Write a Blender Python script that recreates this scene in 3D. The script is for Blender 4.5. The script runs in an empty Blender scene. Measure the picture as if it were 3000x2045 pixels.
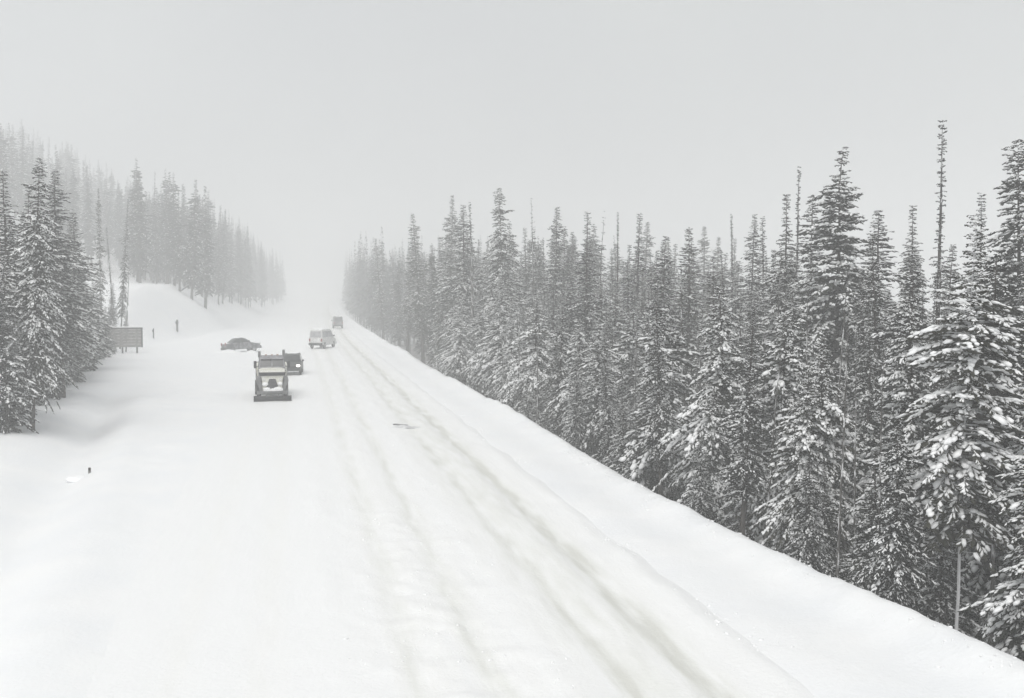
import bpy, bmesh, math, random
import numpy as np
from mathutils import Vector, Matrix

scene = bpy.context.scene
COL = scene.collection
R = math.radians

# ------------------------------------------------------------------ camera
CAM_H = 7.7
cam_d = bpy.data.cameras.new('camera')
cam = bpy.data.objects.new('camera', cam_d)
COL.objects.link(cam)
cam.location = (0, 0, CAM_H)
cam.rotation_euler = (R(90 - 3.06), 0, R(-11.065))
cam_d.sensor_width = 36
cam_d.lens = 38.6
cam_d.clip_start = 0.2
cam_d.clip_end = 6000
scene.camera = cam

# ------------------------------------------------------------------ world, sun, exposure
SUN_EL, SUN_AZ = 55, 203        # behind the camera, a little to its left
world = bpy.data.worlds.new('World')
scene.world = world
world.use_nodes = True
wn, wl = world.node_tree.nodes, world.node_tree.links
wn.clear()
wout = wn.new('ShaderNodeOutputWorld')
wbg = wn.new('ShaderNodeBackground')
wsky = wn.new('ShaderNodeTexSky')
wsky.sky_type = 'NISHITA'
wsky.sun_disc = False
wsky.sun_elevation = R(SUN_EL)
wsky.sun_rotation = R(SUN_AZ)
wsky.air_density = 1.0
wsky.dust_density = 6.0
whs = wn.new('ShaderNodeHueSaturation')
whs.inputs['Saturation'].default_value = 0.08
wmix = wn.new('ShaderNodeMix')
wmix.data_type = 'RGBA'
wmix.inputs['Factor'].default_value = 0.80       # the closed cloud deck over the sky
wmix.inputs['B'].default_value = (4.95, 5.1, 5.2, 1)
wbg.inputs['Strength'].default_value = 0.10
wtc = wn.new('ShaderNodeTexCoord')
wno = wn.new('ShaderNodeTexNoise')
wno.inputs['Scale'].default_value = 2.2
wno.inputs['Detail'].default_value = 3
wra = wn.new('ShaderNodeValToRGB')
wra.color_ramp.elements[0].position, wra.color_ramp.elements[1].position = .3, .7
wra.color_ramp.elements[0].color = (.90, .905, .925, 1)
wra.color_ramp.elements[1].color = (1.07, 1.08, 1.065, 1)
wmu = wn.new('ShaderNodeMix')
wmu.data_type = 'RGBA'
wmu.blend_type = 'MULTIPLY'
wmu.inputs['Factor'].default_value = 1.0
wl.new(wtc.outputs['Generated'], wno.inputs['Vector'])
wl.new(wno.outputs['Fac'], wra.inputs['Fac'])
wl.new(wsky.outputs['Color'], whs.inputs['Color'])
wl.new(whs.outputs['Color'], wmix.inputs['A'])
wl.new(wmix.outputs['Result'], wmu.inputs['A'])
wl.new(wra.outputs['Color'], wmu.inputs['B'])
wl.new(wmu.outputs['Result'], wbg.inputs['Color'])
wl.new(wbg.outputs['Background'], wout.inputs['Surface'])

sun_d = bpy.data.lights.new('sun', 'SUN')
sun_d.energy = 1.5
sun_d.angle = R(40)
sun_d.color = (1.0, 0.975, 0.94)
sun = bpy.data.objects.new('sun', sun_d)
COL.objects.link(sun)
az, el = R(SUN_AZ), R(SUN_EL)
to_sun = Vector((math.sin(az) * math.cos(el), math.cos(az) * math.cos(el), math.sin(el)))
sun.rotation_euler = to_sun.to_track_quat('Z', 'Y').to_euler()

scene.view_settings.view_transform = 'Standard'
scene.view_settings.look = 'None'
scene.view_settings.exposure = 0.38
scene.view_settings.gamma = 1.0
scene.view_settings.use_curve_mapping = False
scene.render.engine = 'CYCLES'
cy = scene.cycles
cy.max_bounces = 8
cy.diffuse_bounces = 3
cy.volume_bounces = 2
cy.transparent_max_bounces = 6
cy.use_denoising = True
cy.volume_step_rate = 1.0

HAZE_DENSITY = 0.0035


# ------------------------------------------------------------------ helpers
def tag(o, label=None, cat=None, group=None, kind=None):
    if label: o['label'] = label
    if cat: o['category'] = cat
    if group: o['group'] = group
    if kind: o['kind'] = kind
    return o


def link(o, parent=None):
    COL.objects.link(o)
    if parent is not None:
        o.parent = parent
    return o


def empty(name, loc=(0, 0, 0), rz=0.0, scale=1.0):
    o = bpy.data.objects.new(name, None)
    o.empty_display_size = 0.3
    o.location = loc
    o.rotation_euler = (0, 0, rz)
    o.scale = (scale,) * 3 if not hasattr(scale, '__len__') else scale
    return link(o)


def mesh_np(name, V, F, mat, smooth=False):
    """V (n,3) array; F (m,3) or (m,4) array of indices"""
    me = bpy.data.meshes.new(name)
    V = np.asarray(V, dtype=np.float32)
    F = np.asarray(F, dtype=np.int32)
    k = F.shape[1]
    me.vertices.add(len(V))
    me.vertices.foreach_set('co', V.ravel())
    me.loops.add(F.size)
    me.loops.foreach_set('vertex_index', F.ravel())
    me.polygons.add(len(F))
    me.polygons.foreach_set('loop_start', np.arange(0, F.size, k, dtype=np.int32))
    me.polygons.foreach_set('loop_total', np.full(len(F), k, dtype=np.int32))
    if smooth:
        me.polygons.foreach_set('use_smooth', np.ones(len(F), dtype=bool))
    me.update(calc_edges=True)
    me.validate()
    if mat: me.materials.append(mat)
    return me


def bm_obj(name, bm, mat, parent=None, smooth=False):
    me = bpy.data.meshes.new(name)
    bmesh.ops.recalc_face_normals(bm, faces=bm.faces)
    bm.to_mesh(me)
    bm.free()
    if smooth:
        for p in me.polygons: p.use_smooth = True
    me.materials.append(mat)
    return link(bpy.data.objects.new(name, me), parent)


def bx(bm, x0, x1, y0, y1, z0, z1, bev=0.0):
    r = bmesh.ops.create_cube(bm, size=1.0)
    vs = r['verts']
    for v in vs:
        v.co.x = x0 + (v.co.x + .5) * (x1 - x0)
        v.co.y = y0 + (v.co.y + .5) * (y1 - y0)
        v.co.z = z0 + (v.co.z + .5) * (z1 - z0)
    if bev > 0:
        es = list({e for v in vs for e in v.link_edges})
        bmesh.ops.bevel(bm, geom=es, offset=bev, segments=2, profile=.6, affect='EDGES')
    return bm


def cyl(bm, p0, p1, r0, r1=None, seg=12):
    r1 = r0 if r1 is None else r1
    p0, p1 = Vector(p0), Vector(p1)
    d = p1 - p0
    q = d.to_track_quat('Z', 'Y').to_matrix().to_4x4()
    M = Matrix.Translation((p0 + p1) / 2) @ q
    bmesh.ops.create_cone(bm, cap_ends=True, segments=seg, radius1=r0, radius2=r1, depth=d.length, matrix=M)
    return bm


def hull_loft(bm, rings):
    """join rings (lists of points, equal count) into a closed skin"""
    vr = [[bm.verts.new(p) for p in r] for r in rings]
    n = len(vr[0])
    for a, b in zip(vr[:-1], vr[1:]):
        for i in range(n):
            j = (i + 1) % n
            bm.faces.new((a[i], a[j], b[j], b[i]))
    bm.faces.new(vr[0][::-1])
    bm.faces.new(vr[-1])
    return bm


# value noise in numpy, for terrain relief
def _hash(ix, iy, seed):
    h = (ix.astype(np.int64) * 374761393 + iy.astype(np.int64) * 668265263 + seed * 1442695041) & 0xffffffff
    h = ((h ^ (h >> 13)) * 1274126177) & 0xffffffff
    return ((h ^ (h >> 16)) & 0xffff) / 65535.0


def vnoise(x, y, seed=0):
    ix, iy = np.floor(x), np.floor(y)
    fx, fy = x - ix, y - iy
    fx = fx * fx * (3 - 2 * fx)
    fy = fy * fy * (3 - 2 * fy)
    a = _hash(ix, iy, seed); b = _hash(ix + 1, iy, seed)
    c = _hash(ix, iy + 1, seed); d = _hash(ix + 1, iy + 1, seed)
    return (a * (1 - fx) + b * fx) * (1 - fy) + (c * (1 - fx) + d * fx) * fy * 1.0


def fbm(x, y, seed=0, oct=4):
    s, a, t = 0, 1.0, 0
    for k in range(oct):
        s = s + a * (vnoise(x * 2 ** k, y * 2 ** k, seed + k * 17) - .5)
        t += a
        a *= .5
    return s / t


def sstep(a, b, x):
    t = np.clip((x - a) / (b - a), 0, 1)
    return t * t * (3 - 2 * t)


# ------------------------------------------------------------------ materials
def mat_base(name, color, rough=0.6, spec=0.3, metal=0.0):
    m = bpy.data.materials.new(name)
    m.use_nodes = True
    b = m.node_tree.nodes['Principled BSDF']
    b.inputs['Base Color'].default_value = (*color, 1)
    b.inputs['Roughness'].default_value = rough
    b.inputs['Specular IOR Level'].default_value = spec
    b.inputs['Metallic'].default_value = metal
    return m, m.node_tree.nodes, m.node_tree.links, b


def noise_node(n, l, scale, detail=4, rough=.55, src='Object'):
    tc = n.new('ShaderNodeTexCoord')
    no = n.new('ShaderNodeTexNoise')
    no.inputs['Scale'].default_value = scale
    no.inputs['Detail'].default_value = detail
    no.inputs['Roughness'].default_value = rough
    l.new(tc.outputs[src], no.inputs['Vector'])
    return no


def ramp(n, l, src, stops):
    r = n.new('ShaderNodeValToRGB')
    cr = r.color_ramp
    while len(cr.elements) < len(stops): cr.elements.new(0.5)
    for e, (p, c) in zip(cr.elements, stops):
        e.position = p
        e.color = (*c, 1) if len(c) == 3 else c
    l.new(src, r.inputs['Fac'])
    return r


def bump(n, l, b, srcs):
    prev = None
    for src, strength, dist in srcs:
        bp = n.new('ShaderNodeBump')
        bp.inputs['Strength'].default_value = strength
        bp.inputs['Distance'].default_value = dist
        l.new(src, bp.inputs['Height'])
        if prev: l.new(prev.outputs['Normal'], bp.inputs['Normal'])
        prev = bp
    l.new(prev.outputs['Normal'], b.inputs['Normal'])


def noisy(name, c0, c1, scale, rough=.7, bstr=0.0, bdist=.02, spec=.2):
    m, n, l, b = mat_base(name, c0, rough, spec)
    no = noise_node(n, l, scale)
    r = ramp(n, l, no.outputs['Fac'], [(.35, c0), (.65, c1)])
    l.new(r.outputs['Color'], b.inputs['Base Color'])
    if bstr: bump(n, l, b, [(no.outputs['Fac'], bstr, bdist)])
    return m


M = {}


def make_snow_ground():
    m, n, l, b = mat_base('snow_ground', (.86, .87, .88), .55, .25)
    n1 = noise_node(n, l, .35, 5)
    n2 = noise_node(n, l, 9.0, 5)
    n3 = noise_node(n, l, 26.0, 4, .7)
    r = ramp(n, l, n1.outputs['Fac'], [(.3, (.83, .84, .855)), (.7, (.885, .885, .885))])
    l.new(r.outputs['Color'], b.inputs['Base Color'])
    bump(n, l, b, [(n1.outputs['Fac'], .35, .25), (n2.outputs['Fac'], .5, .04), (n3.outputs['Fac'], .35, .015)])
    return m


def make_road():
    """packed snow: dirtier, slightly yellow-grey in the driven wheel bands"""
    m, n, l, b = mat_base('packed_snow', (.83, .83, .81), .5, .3)
    at = n.new('ShaderNodeAttribute')
    at.attribute_name = 'wear'
    tc = n.new('ShaderNodeTexCoord')
    mp = n.new('ShaderNodeMapping')
    mp.inputs['Scale'].default_value = (1.0, .12, 1.0)       # streaks drawn out along the road
    l.new(tc.outputs['Object'], mp.inputs['Vector'])
    no = n.new('ShaderNodeTexNoise')
    no.inputs['Scale'].default_value = 2.6
    no.inputs['Detail'].default_value = 6
    l.new(mp.outputs['Vector'], no.inputs['Vector'])
    n2 = noise_node(n, l, 9.0, 5)
    mul = n.new('ShaderNodeMath'); mul.operation = 'MULTIPLY'
    mr = n.new('ShaderNodeMapRange')
    mr.inputs['From Min'].default_value = .3
    mr.inputs['From Max'].default_value = .7
    mr.inputs['To Min'].default_value = .12
    mr.inputs['To Max'].default_value = 1.3
    l.new(no.outputs['Fac'], mr.inputs['Value'])
    l.new(at.outputs['Fac'], mul.inputs[0])
    l.new(mr.outputs['Result'], mul.inputs[1])
    r = ramp(n, l, mul.outputs['Value'], [(0.0, (.866, .868, .870)), (.12, (.862, .861, .855)), (.5, (.79, .792, .768)), (1.0, (.66, .66, .62))])
    l.new(r.outputs['Color'], b.inputs['Base Color'])
    n3 = noise_node(n, l, 26.0, 4, .7)
    bump(n, l, b, [(no.outputs['Fac'], .35, .06), (n2.outputs['Fac'], .5, .04), (n3.outputs['Fac'], .35, .015)])
    return m


def make_floor():
    """forest floor: patchy thin snow over needle litter"""
    m, n, l, b = mat_base('forest_floor', (.3, .28, .26), .9, .1)
    n1 = noise_node(n, l, 1.1, 6, .65)
    r = ramp(n, l, n1.outputs['Fac'], [(.40, (.06, .053, .05)), (.52, (.18, .17, .165)), (.60, (.6, .6, .61))])
    l.new(r.outputs['Color'], b.inputs['Base Color'])
    bump(n, l, b, [(n1.outputs['Fac'], .6, .2)])
    return m


def make_needles(name, c0, c1, dust):
    """conifer twigs, powdered with rime where they face up"""
    m, n, l, b = mat_base(name, c0, .75, .15)
    no = noise_node(n, l, 1.7, 4)
    r = ramp(n, l, no.outputs['Fac'], [(.3, c0), (.7, c1)])
    ge = n.new('ShaderNodeNewGeometry')
    sx = n.new('ShaderNodeSeparateXYZ')
    l.new(ge.outputs['True Normal'], sx.inputs['Vector'])
    ab = n.new('ShaderNodeMath'); ab.operation = 'ABSOLUTE'
    l.new(sx.outputs['Z'], ab.inputs[0])
    n2 = noise_node(n, l, 3.2, 5, .7)
    mr = n.new('ShaderNodeMapRange')
    mr.inputs['From Min'].default_value = .62 - dust * .3
    mr.inputs['From Max'].default_value = .72 - dust * .3
    l.new(n2.outputs['Fac'], mr.inputs['Value'])
    mu = n.new('ShaderNodeMath'); mu.operation = 'MULTIPLY'
    l.new(ab.outputs[0], mu.inputs[0]); l.new(mr.outputs['Result'], mu.inputs[1])
    mx = n.new('ShaderNodeMix'); mx.data_type = 'RGBA'
    l.new(mu.outputs[0], mx.inputs['Factor'])
    l.new(r.outputs['Color'], mx.inputs['A'])
    mx.inputs['B'].default_value = (.55, .56, .58, 1)
    l.new(mx.outputs['Result'], b.inputs['Base Color'])
    return m


def make_bark(name, c0, c1, plaster=0.0):
    m, n, l, b = mat_base(name, c0, .85, .15)
    tc = n.new('ShaderNodeTexCoord')
    mp = n.new('ShaderNodeMapping')
    mp.inputs['Scale'].default_value = (9, 9, 1.6)
    l.new(tc.outputs['Object'], mp.inputs['Vector'])
    no = n.new('ShaderNodeTexNoise')
    no.inputs['Scale'].default_value = 1.0
    no.inputs['Detail'].default_value = 5
    l.new(mp.outputs['Vector'], no.inputs['Vector'])
    st = [(.35, c0), (.6, c1)]
    if plaster:      # wind-blown snow stuck to the bark
        st = [(.25, c0), (.55 - plaster * .25, c1), (.62 - plaster * .25, (.7, .7, .71))]
    r = ramp(n, l, no.outputs['Fac'], st)
    l.new(r.outputs['Color'], b.inputs['Base Color'])
    bump(n, l, b, [(no.outputs['Fac'], .6, .03)])
    return m


def paint(name, col, rough=.35, dirt=(.5, .5, .5)):
    """vehicle paint with road film and blown snow"""
    m, n, l, b = mat_base(name, col, rough, .5)
    no = noise_node(n, l, 2.3, 6, .65)
    mr = n.new('ShaderNodeMapRange')
    mr.inputs['From Min'].default_value = .42
    mr.inputs['From Max'].default_value = .72
    l.new(no.outputs['Fac'], mr.inputs['Value'])
    mx = n.new('ShaderNodeMix'); mx.data_type = 'RGBA'
    l.new(mr.outputs['Result'], mx.inputs['Factor'])
    mx.inputs['A'].default_value = (*col, 1)
    mx.inputs['B'].default_value = (*dirt, 1)
    l.new(mx.outputs['Result'], b.inputs['Base Color'])
    rr = n.new('ShaderNodeMapRange')
    rr.inputs['To Min'].default_value = rough
    rr.inputs['To Max'].default_value = .85
    l.new(mr.outputs['Result'], rr.inputs['Value'])
    l.new(rr.outputs['Result'], b.inputs['Roughness'])
    return m


M['snow'] = make_snow_ground()
M['road'] = make_road()
M['floor'] = make_floor()
M['load'] = noisy('snow_load', (.86, .865, .875), (.91, .91, .91), 5.0, .6, .3, .03, .2)
M['needle'] = make_needles('needles', (.016, .019, .014), (.042, .045, .034), .05)
M['needle_pine'] = make_needles('pine_needles', (.026, .027, .019), (.055, .053, .037), .03)
M['needle_dark'] = make_needles('dark_needles', (.013, .015, .013), (.030, .031, .027), .03)
M['bark'] = make_bark('bark', (.035, .03, .027), (.085, .075, .068))
M['bark_grey'] = make_bark('grey_bark', (.045, .042, .04), (.10, .095, .09), .08)
M['bark_snow'] = make_bark('snow_plastered_bark', (.12, .11, .10), (.3, .29, .28), 1.1)
M['twig'] = noisy('bare_twigs', (.045, .04, .037), (.10, .09, .085), 8.0, .9)
M['black'] = noisy('black_plastic', (.012, .012, .013), (.03, .03, .032), 6, .6)
M['tyre'] = noisy('tyre_rubber', (.015, .015, .015), (.09, .09, .09), 7, .85)
M['steel'] = paint('worn_steel', (.10, .10, .105), .45, (.22, .22, .22))
M['rim'] = noisy('wheel_rim', (.25, .25, .26), (.4, .4, .4), 8, .45, spec=.5)
M['truck_paint'] = paint('truck_paint', (.66, .65, .56), .4, (.8, .8, .78))
M['truck_cab'] = paint('truck_cab_paint', (.17, .165, .18), .4, (.36, .36, .38))
M['car_dark'] = paint('dark_car_paint', (.035, .036, .042), .35, (.34, .34, .36))
M['van_grey'] = paint('grey_van_paint', (.50, .50, .49), .4, (.75, .75, .74))
M['suv_dark'] = paint('dark_van_paint', (.10, .10, .105), .4, (.32, .32, .32))
M['rime_glass'] = noisy('rimed_glass', (.24, .24, .25), (.45, .45, .46), 3.0, .7)
M['dull_glass'] = noisy('dull_glass', (.05, .05, .055), (.14, .14, .15), 3.0, .5)
M['glass'] = mat_base('window_glass', (.012, .014, .016), .08, .5)[0]
M['lamp_red'] = mat_base('tail_lamp', (.22, .012, .01), .25, .5)[0]
M['lamp_clear'] = mat_base('head_lamp', (.62, .62, .6), .15, .6)[0]
M['suv_black'] = paint('black_car_paint', (.018, .018, .02), .3, (.07, .07, .075))
M['lit_lamp'], _n, _l, _b = mat_base('lit_headlamp', (.8, .8, .78), .2, .5)
_b.inputs['Emission Color'].default_value = (1, .97, .9, 1)
_b.inputs['Emission Strength'].default_value = 3.0
M['amber'] = mat_base('amber_lens', (.25, .11, .03), .25, .5)[0]
M['board'] = noisy('weathered_board', (.14, .135, .128), (.26, .25, .24), 3.0, .8, .2)
M['post'] = noisy('dark_post', (.03, .028, .028), (.07, .065, .065), 6.0, .8)


# ------------------------------------------------------------------ terrain
def curve_x(y):
    """sideways drift of the road: it bends gently right far off"""
    return 4.2e-5 * np.clip(np.asarray(y, float) - 120, 0, None) ** 2


def lift(y):
    """the road climbs a little where it leaves into the mist"""
    return 2.4e-5 * np.clip(np.asarray(y, float) - 260, 0, None) ** 2


def edge_u(y):
    """crest of the right bank, measured from the road line: it swings out close to the camera"""
    return 12.5 + .0019 * np.clip(46 - np.asarray(y, float), 0, 34) ** 2


HX = np.array([-400., -120, -80, -50, -38, -30, -25.0, -24.0, -22.5, -19.2, -17.7, -15.7, -14.1, -11.0])
HH = np.array([60., 42, 29, 14.0, 10.0, 8.8, 8.5, 8.5, 7.7, 5.5, 4.2, 3.0, 1.7, 0.])
HY = np.array([130., 140, 155, 172, 178, 183, 187, 190, 195, 210, 220, 236, 250, 300])


def ground_z(x, y, detail=True):
    x = np.asarray(x, float); y = np.asarray(y, float)
    c = curve_x(y)
    u = x - c
    z = np.zeros_like(u)
    # under the road the sheet dips out of sight
    inside = sstep(-6.2, -3.6, u) * (1 - sstep(8.9, 10.8, u))
    z = z + np.where(u < 2, .02, .06) * (1 - inside) - .05 * inside - .30 * sstep(-4.2, -2.4, u) * (1 - sstep(8.0, 9.4, u))
    # right shoulder, windrow berm and the fall towards the forest
    z = z + .07 * np.exp(-((u - 9.9) / .9) ** 2) * (.1 + 1.3 * vnoise(y * .35, u * .2, 5))
    eu = edge_u(y)
    berm = np.exp(-((u - (eu + 0.7 * (vnoise(y * .09, 0 * u, 9) - .5))) / .75) ** 2)
    lump = .10 + .42 * vnoise(y * .16, u * .2, 3) ** 1.5 + .16 * vnoise(y * .8, u * .8, 4) + .09 * vnoise(y * 2.6, u * 2.6, 6)
    z = z + berm * lump * (1 - .5 * sstep(100, 220, y))
    drop = sstep(-.2, 6.8, u - eu)
    z = z - 4.3 * drop - 1.0 * sstep(22, 60, u) + lift(y)
    # left verge: a shallow ditch that swings away from the road
    xd = -7.2 - (np.clip(y, 20, 80) - 29) * .095
    dd = u - xd
    ditch = -.55 * np.exp(-((dd + .9) / 1.25) ** 2) + .16 * np.exp(-((dd - 1.3) / 1.0) ** 2)
    z = z + ditch * (1 - sstep(70, 100, y)) * sstep(8, 22, y)
    z = z + .7 * sstep(-10, -17, u) * (1 - sstep(110, 140, y)) * sstep(40, 62, y)
    # left hillside
    Hh = np.interp(x, HX, HH)
    yc = np.interp(x, HX, HY)
    t = np.clip((y - (yc - 46)) / 46, 0, 1)
    rise = t * t * (3 - 2 * t)
    hill = Hh * rise * (1 + .0006 * np.clip(y - yc, 0, None))
    hill = hill + np.where(x < -11, 1, 0) * rise * .5 * fbm(x * .12, y * .12, 31, 3) * np.clip(Hh / 4, 0, 1)
    z = z + hill
    # hills on the right, far off
    z = z + 14 * sstep(90, 400, u)
    if detail:
        w = (1 - inside)
        z = z + w * (.10 * fbm(u * .35, y * .2, 11, 3) + .035 * fbm(u * 1.6, y * 1.3, 12, 3))
        # blown lumps and half-filled footprints on the left verge
        p = vnoise(u * .8, y * .5, 21)
        z = z + w * (u < -3) * .05 * np.clip(p - .72, 0, 1) / .28
    return z


def grid_sheet(xs, ys, zf):
    X, Y = np.meshgrid(xs, ys)
    Z = zf(X, Y)
    V = np.stack([X, Y, Z], -1).reshape(-1, 3)
    nx, ny = len(xs), len(ys)
    i = np.arange(ny - 1)[:, None] * nx + np.arange(nx - 1)[None, :]
    F = np.stack([i, i + 1, i + nx + 1, i + nx], -1).reshape(-1, 4)
    return V, F


def spaced(segs):
    out = [segs[0][0]]
    for a, b, st in segs:
        n = max(1, int(round((b - a) / st)))
        out += list(a + (b - a) * (np.arange(1, n + 1) / n))
    return np.array(out)


gx = spaced([(-1300, -400, 60), (-400, -100, 15), (-100, -40, 2.5), (-40, -16, .8), (-16, -2, .25), (-2, 7.6, 1.2), (7.6, 15, .2),
             (15, 24, .6), (24, 60, 2.5), (60, 200, 12), (200, 1300, 60)])
gy = spaced([(-60, 0, 10), (0, 14, 1.0), (14, 60, .28), (60, 110, .5), (110, 290, 1.2), (290, 600, 8), (600, 1400, 60)])
V, F = grid_sheet(gx, gy, ground_z)
ground = link(bpy.data.objects.new('snowy_ground', mesh_np('snowy_ground', V, F, M['snow'], True)))
tag(ground, 'snow covered verges and hillside beside the road', kind='structure')

# forest floor under the trees on the right: litter and thin snow, a sheet of its own just above
fx = spaced([(16.4, 26, .7), (26, 80, 3)])
fy = spaced([(8, 60, 1.0), (60, 240, 3)])


def floor_z(x, y):
    e = np.minimum(1, (np.asarray(x) - 16.4) / 1.4)
    return ground_z(x + curve_x(y), y, False) + .16 * e - .30 * (1 - e) + .35 * fbm(x * .6, y * .6, 77, 3)


V, F = grid_sheet(fx, fy, floor_z)
V[:, 0] += curve_x(V[:, 1])
ff = link(bpy.data.objects.new('forest_floor', mesh_np('forest_floor', V, F, M['floor'], True)))
tag(ff, 'dark litter and thin snow under the trees below the right verge', kind='structure')

# road: packed snow with wheel ruts, its own sheet
RUTS = [(-2.6, .35, .14), (-.8, .35, .18), (2.2, .34, .50), (3.7, .34, .62), (6.2, .36, .85), (7.75, .36, 1.2)]


def road_wander(y):
    return .25 * (vnoise(np.asarray(y, float) * .03, np.asarray(y, float) * 0 + .5, 41) - .5)


def road_z(u, y):
    w = road_wander(y)
    z = np.zeros_like(u) + .02 * np.cos((u - 3) * .25)
    for c0, wd, dep in RUTS:
        k = .7 + .6 * vnoise(y * .15, u * 0 + c0, 43)
        z = z - .075 * dep * k * np.exp(-((u - c0 - w) / wd) ** 2)
    for c0, a in ((.6, .05), (2.9, .04), (5.0, .07), (7.05, .035), (9.1, .10)):
        k = vnoise(y * .5, u * .7 + c0, 44) * (.6 + .8 * vnoise(y * .08, u * 0 + c0, 45))
        z = z + a * k * 1.4 * np.exp(-((u - c0 - w) / .45) ** 2)
    # churned, broken crust in the middle lane close to the camera
    ch = np.exp(-((u - 3.0) / 1.7) ** 2) * (1 - sstep(27, 44, y)) * (.35 + 1.0 * vnoise(u * .35, y * .16, 49))
    pn = vnoise(u * 2.3, y * 1.6, 46)
    z = z + ch * .11 * (np.clip(pn - .55, 0, 1) * 2 - np.clip(.35 - pn, 0, 1) * 1.8) + ch * .05 * fbm(u * 3.1, y * 2.6, 50, 2)
    z = z + (.03 + .03 * np.exp(-((u - 6.2) / 2.4) ** 2)) * fbm(u * 2.6, y * .7, 47, 4) + .02 * fbm(u * 1.0, y * 1.2, 48, 3)
    # fade down at both rims so that the verge closes over it
    z = z - .09 * (1 - sstep(-6.4, -3.4, u)) - .16 * sstep(9.2, 11.0, u)
    return z + lift(y)


ru = spaced([(-6.4, -3.2, .25), (-3.2, 9.6, .1), (9.6, 11.0, .25)])
ry = spaced([(-60, 12, 4), (12, 45, .16), (45, 90, .35), (90, 200, 1.0), (200, 500, 5), (500, 1390, 40)])
V, F = grid_sheet(ru, ry, road_z)
U, Y = V[:, 0].copy(), V[:, 1].copy()
wear = np.zeros(len(V))
for c0, wd, dep in RUTS:
    wear = np.maximum(wear, dep * np.exp(-((U - c0 - road_wander(Y)) / (wd * 1.15)) ** 2))
wear = np.maximum(wear, .50 * np.exp(-((U - 6.9) / 1.5) ** 2))
wear = np.maximum(wear, .16 * np.exp(-((U - 3.2) / 1.8) ** 2))
V[:, 0] += curve_x(Y)
rme = mesh_np('road', V, F, M['road'], True)
att = rme.attributes.new('wear', 'FLOAT', 'POINT')
att.data.foreach_set('value', wear.astype(np.float32))
road = link(bpy.data.objects.new('road', rme))
tag(road, 'road under packed snow with yellowish wheel ruts', kind='structure')


# ------------------------------------------------------------------ trees
def gz(x, y):
    return float(ground_z(np.array([x]), np.array([y]))[0])


class Soup:
    def __init__(self):
        self.V, self.F, self.n = [], [], 0

    def add(self, v, f):
        """v (k,p,3) for k pieces of p points, f (q,3) faces on one piece"""
        k, p, _ = v.shape
        idx = (np.arange(k) * p)[:, None, None] + np.asarray(f)[None] + self.n
        self.V.append(v.reshape(-1, 3))
        self.F.append(idx.reshape(-1, np.asarray(f).shape[1]))
        self.n += k * p

    def mesh(self, name, mat, smooth=False):
        if not self.V:
            return None
        return mesh_np(name, np.concatenate(self.V), np.concatenate(self.F), mat, smooth)


def norm(a):
    return a / np.maximum(np.linalg.norm(a, axis=-1, keepdims=True), 1e-9)


ICO_V = None


def lump_template():
    global ICO_V, ICO_F
    bm = bmesh.new()
    bmesh.ops.create_icosphere(bm, subdivisions=1, radius=1.0)
    bm.verts.ensure_lookup_table()
    ICO_V = np.array([v.co[:] for v in bm.verts])
    ICO_F = np.array([[v.index for v in f.verts] for f in bm.faces])
    bm.free()


lump_template()


def trunk_soup(rng, H, r0, sides=7, lean=.0, bend=.12):
    """one tapered trunk as stacked rings, from below ground to the tip"""
    zs = np.concatenate([[-.6], np.linspace(0, H * .97, 12)])
    off = np.cumsum(rng.normal(0, bend * .25, (len(zs), 2)), 0) * np.linspace(0, 1, len(zs))[:, None]
    off = off + np.stack([zs * lean, zs * 0], -1)
    a = np.arange(sides) / sides * 2 * np.pi
    rr = r0 * np.clip(1 - np.clip(zs, 0, None) / H, .03, 1) ** .85
    rr[:2] = r0 * 1.15
    ring = np.stack([np.cos(a), np.sin(a)], -1)
    P = np.concatenate([ring[None] * rr[:, None, None] + off[:, None], np.broadcast_to(zs[:, None, None], (len(zs), sides, 1))], -1)
    F = []
    for i in range(len(zs) - 1):
        for j in range(sides):
            k = (j + 1) % sides
            F.append((i * sides + j, i * sides + k, (i + 1) * sides + k))
            F.append((i * sides + j, (i + 1) * sides + k, (i + 1) * sides + j))
    centre = lambda z: np.stack([np.interp(z, zs, off[:, 0]), np.interp(z, zs, off[:, 1])], -1)
    return P.reshape(-1, 3), np.array(F), centre


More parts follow.
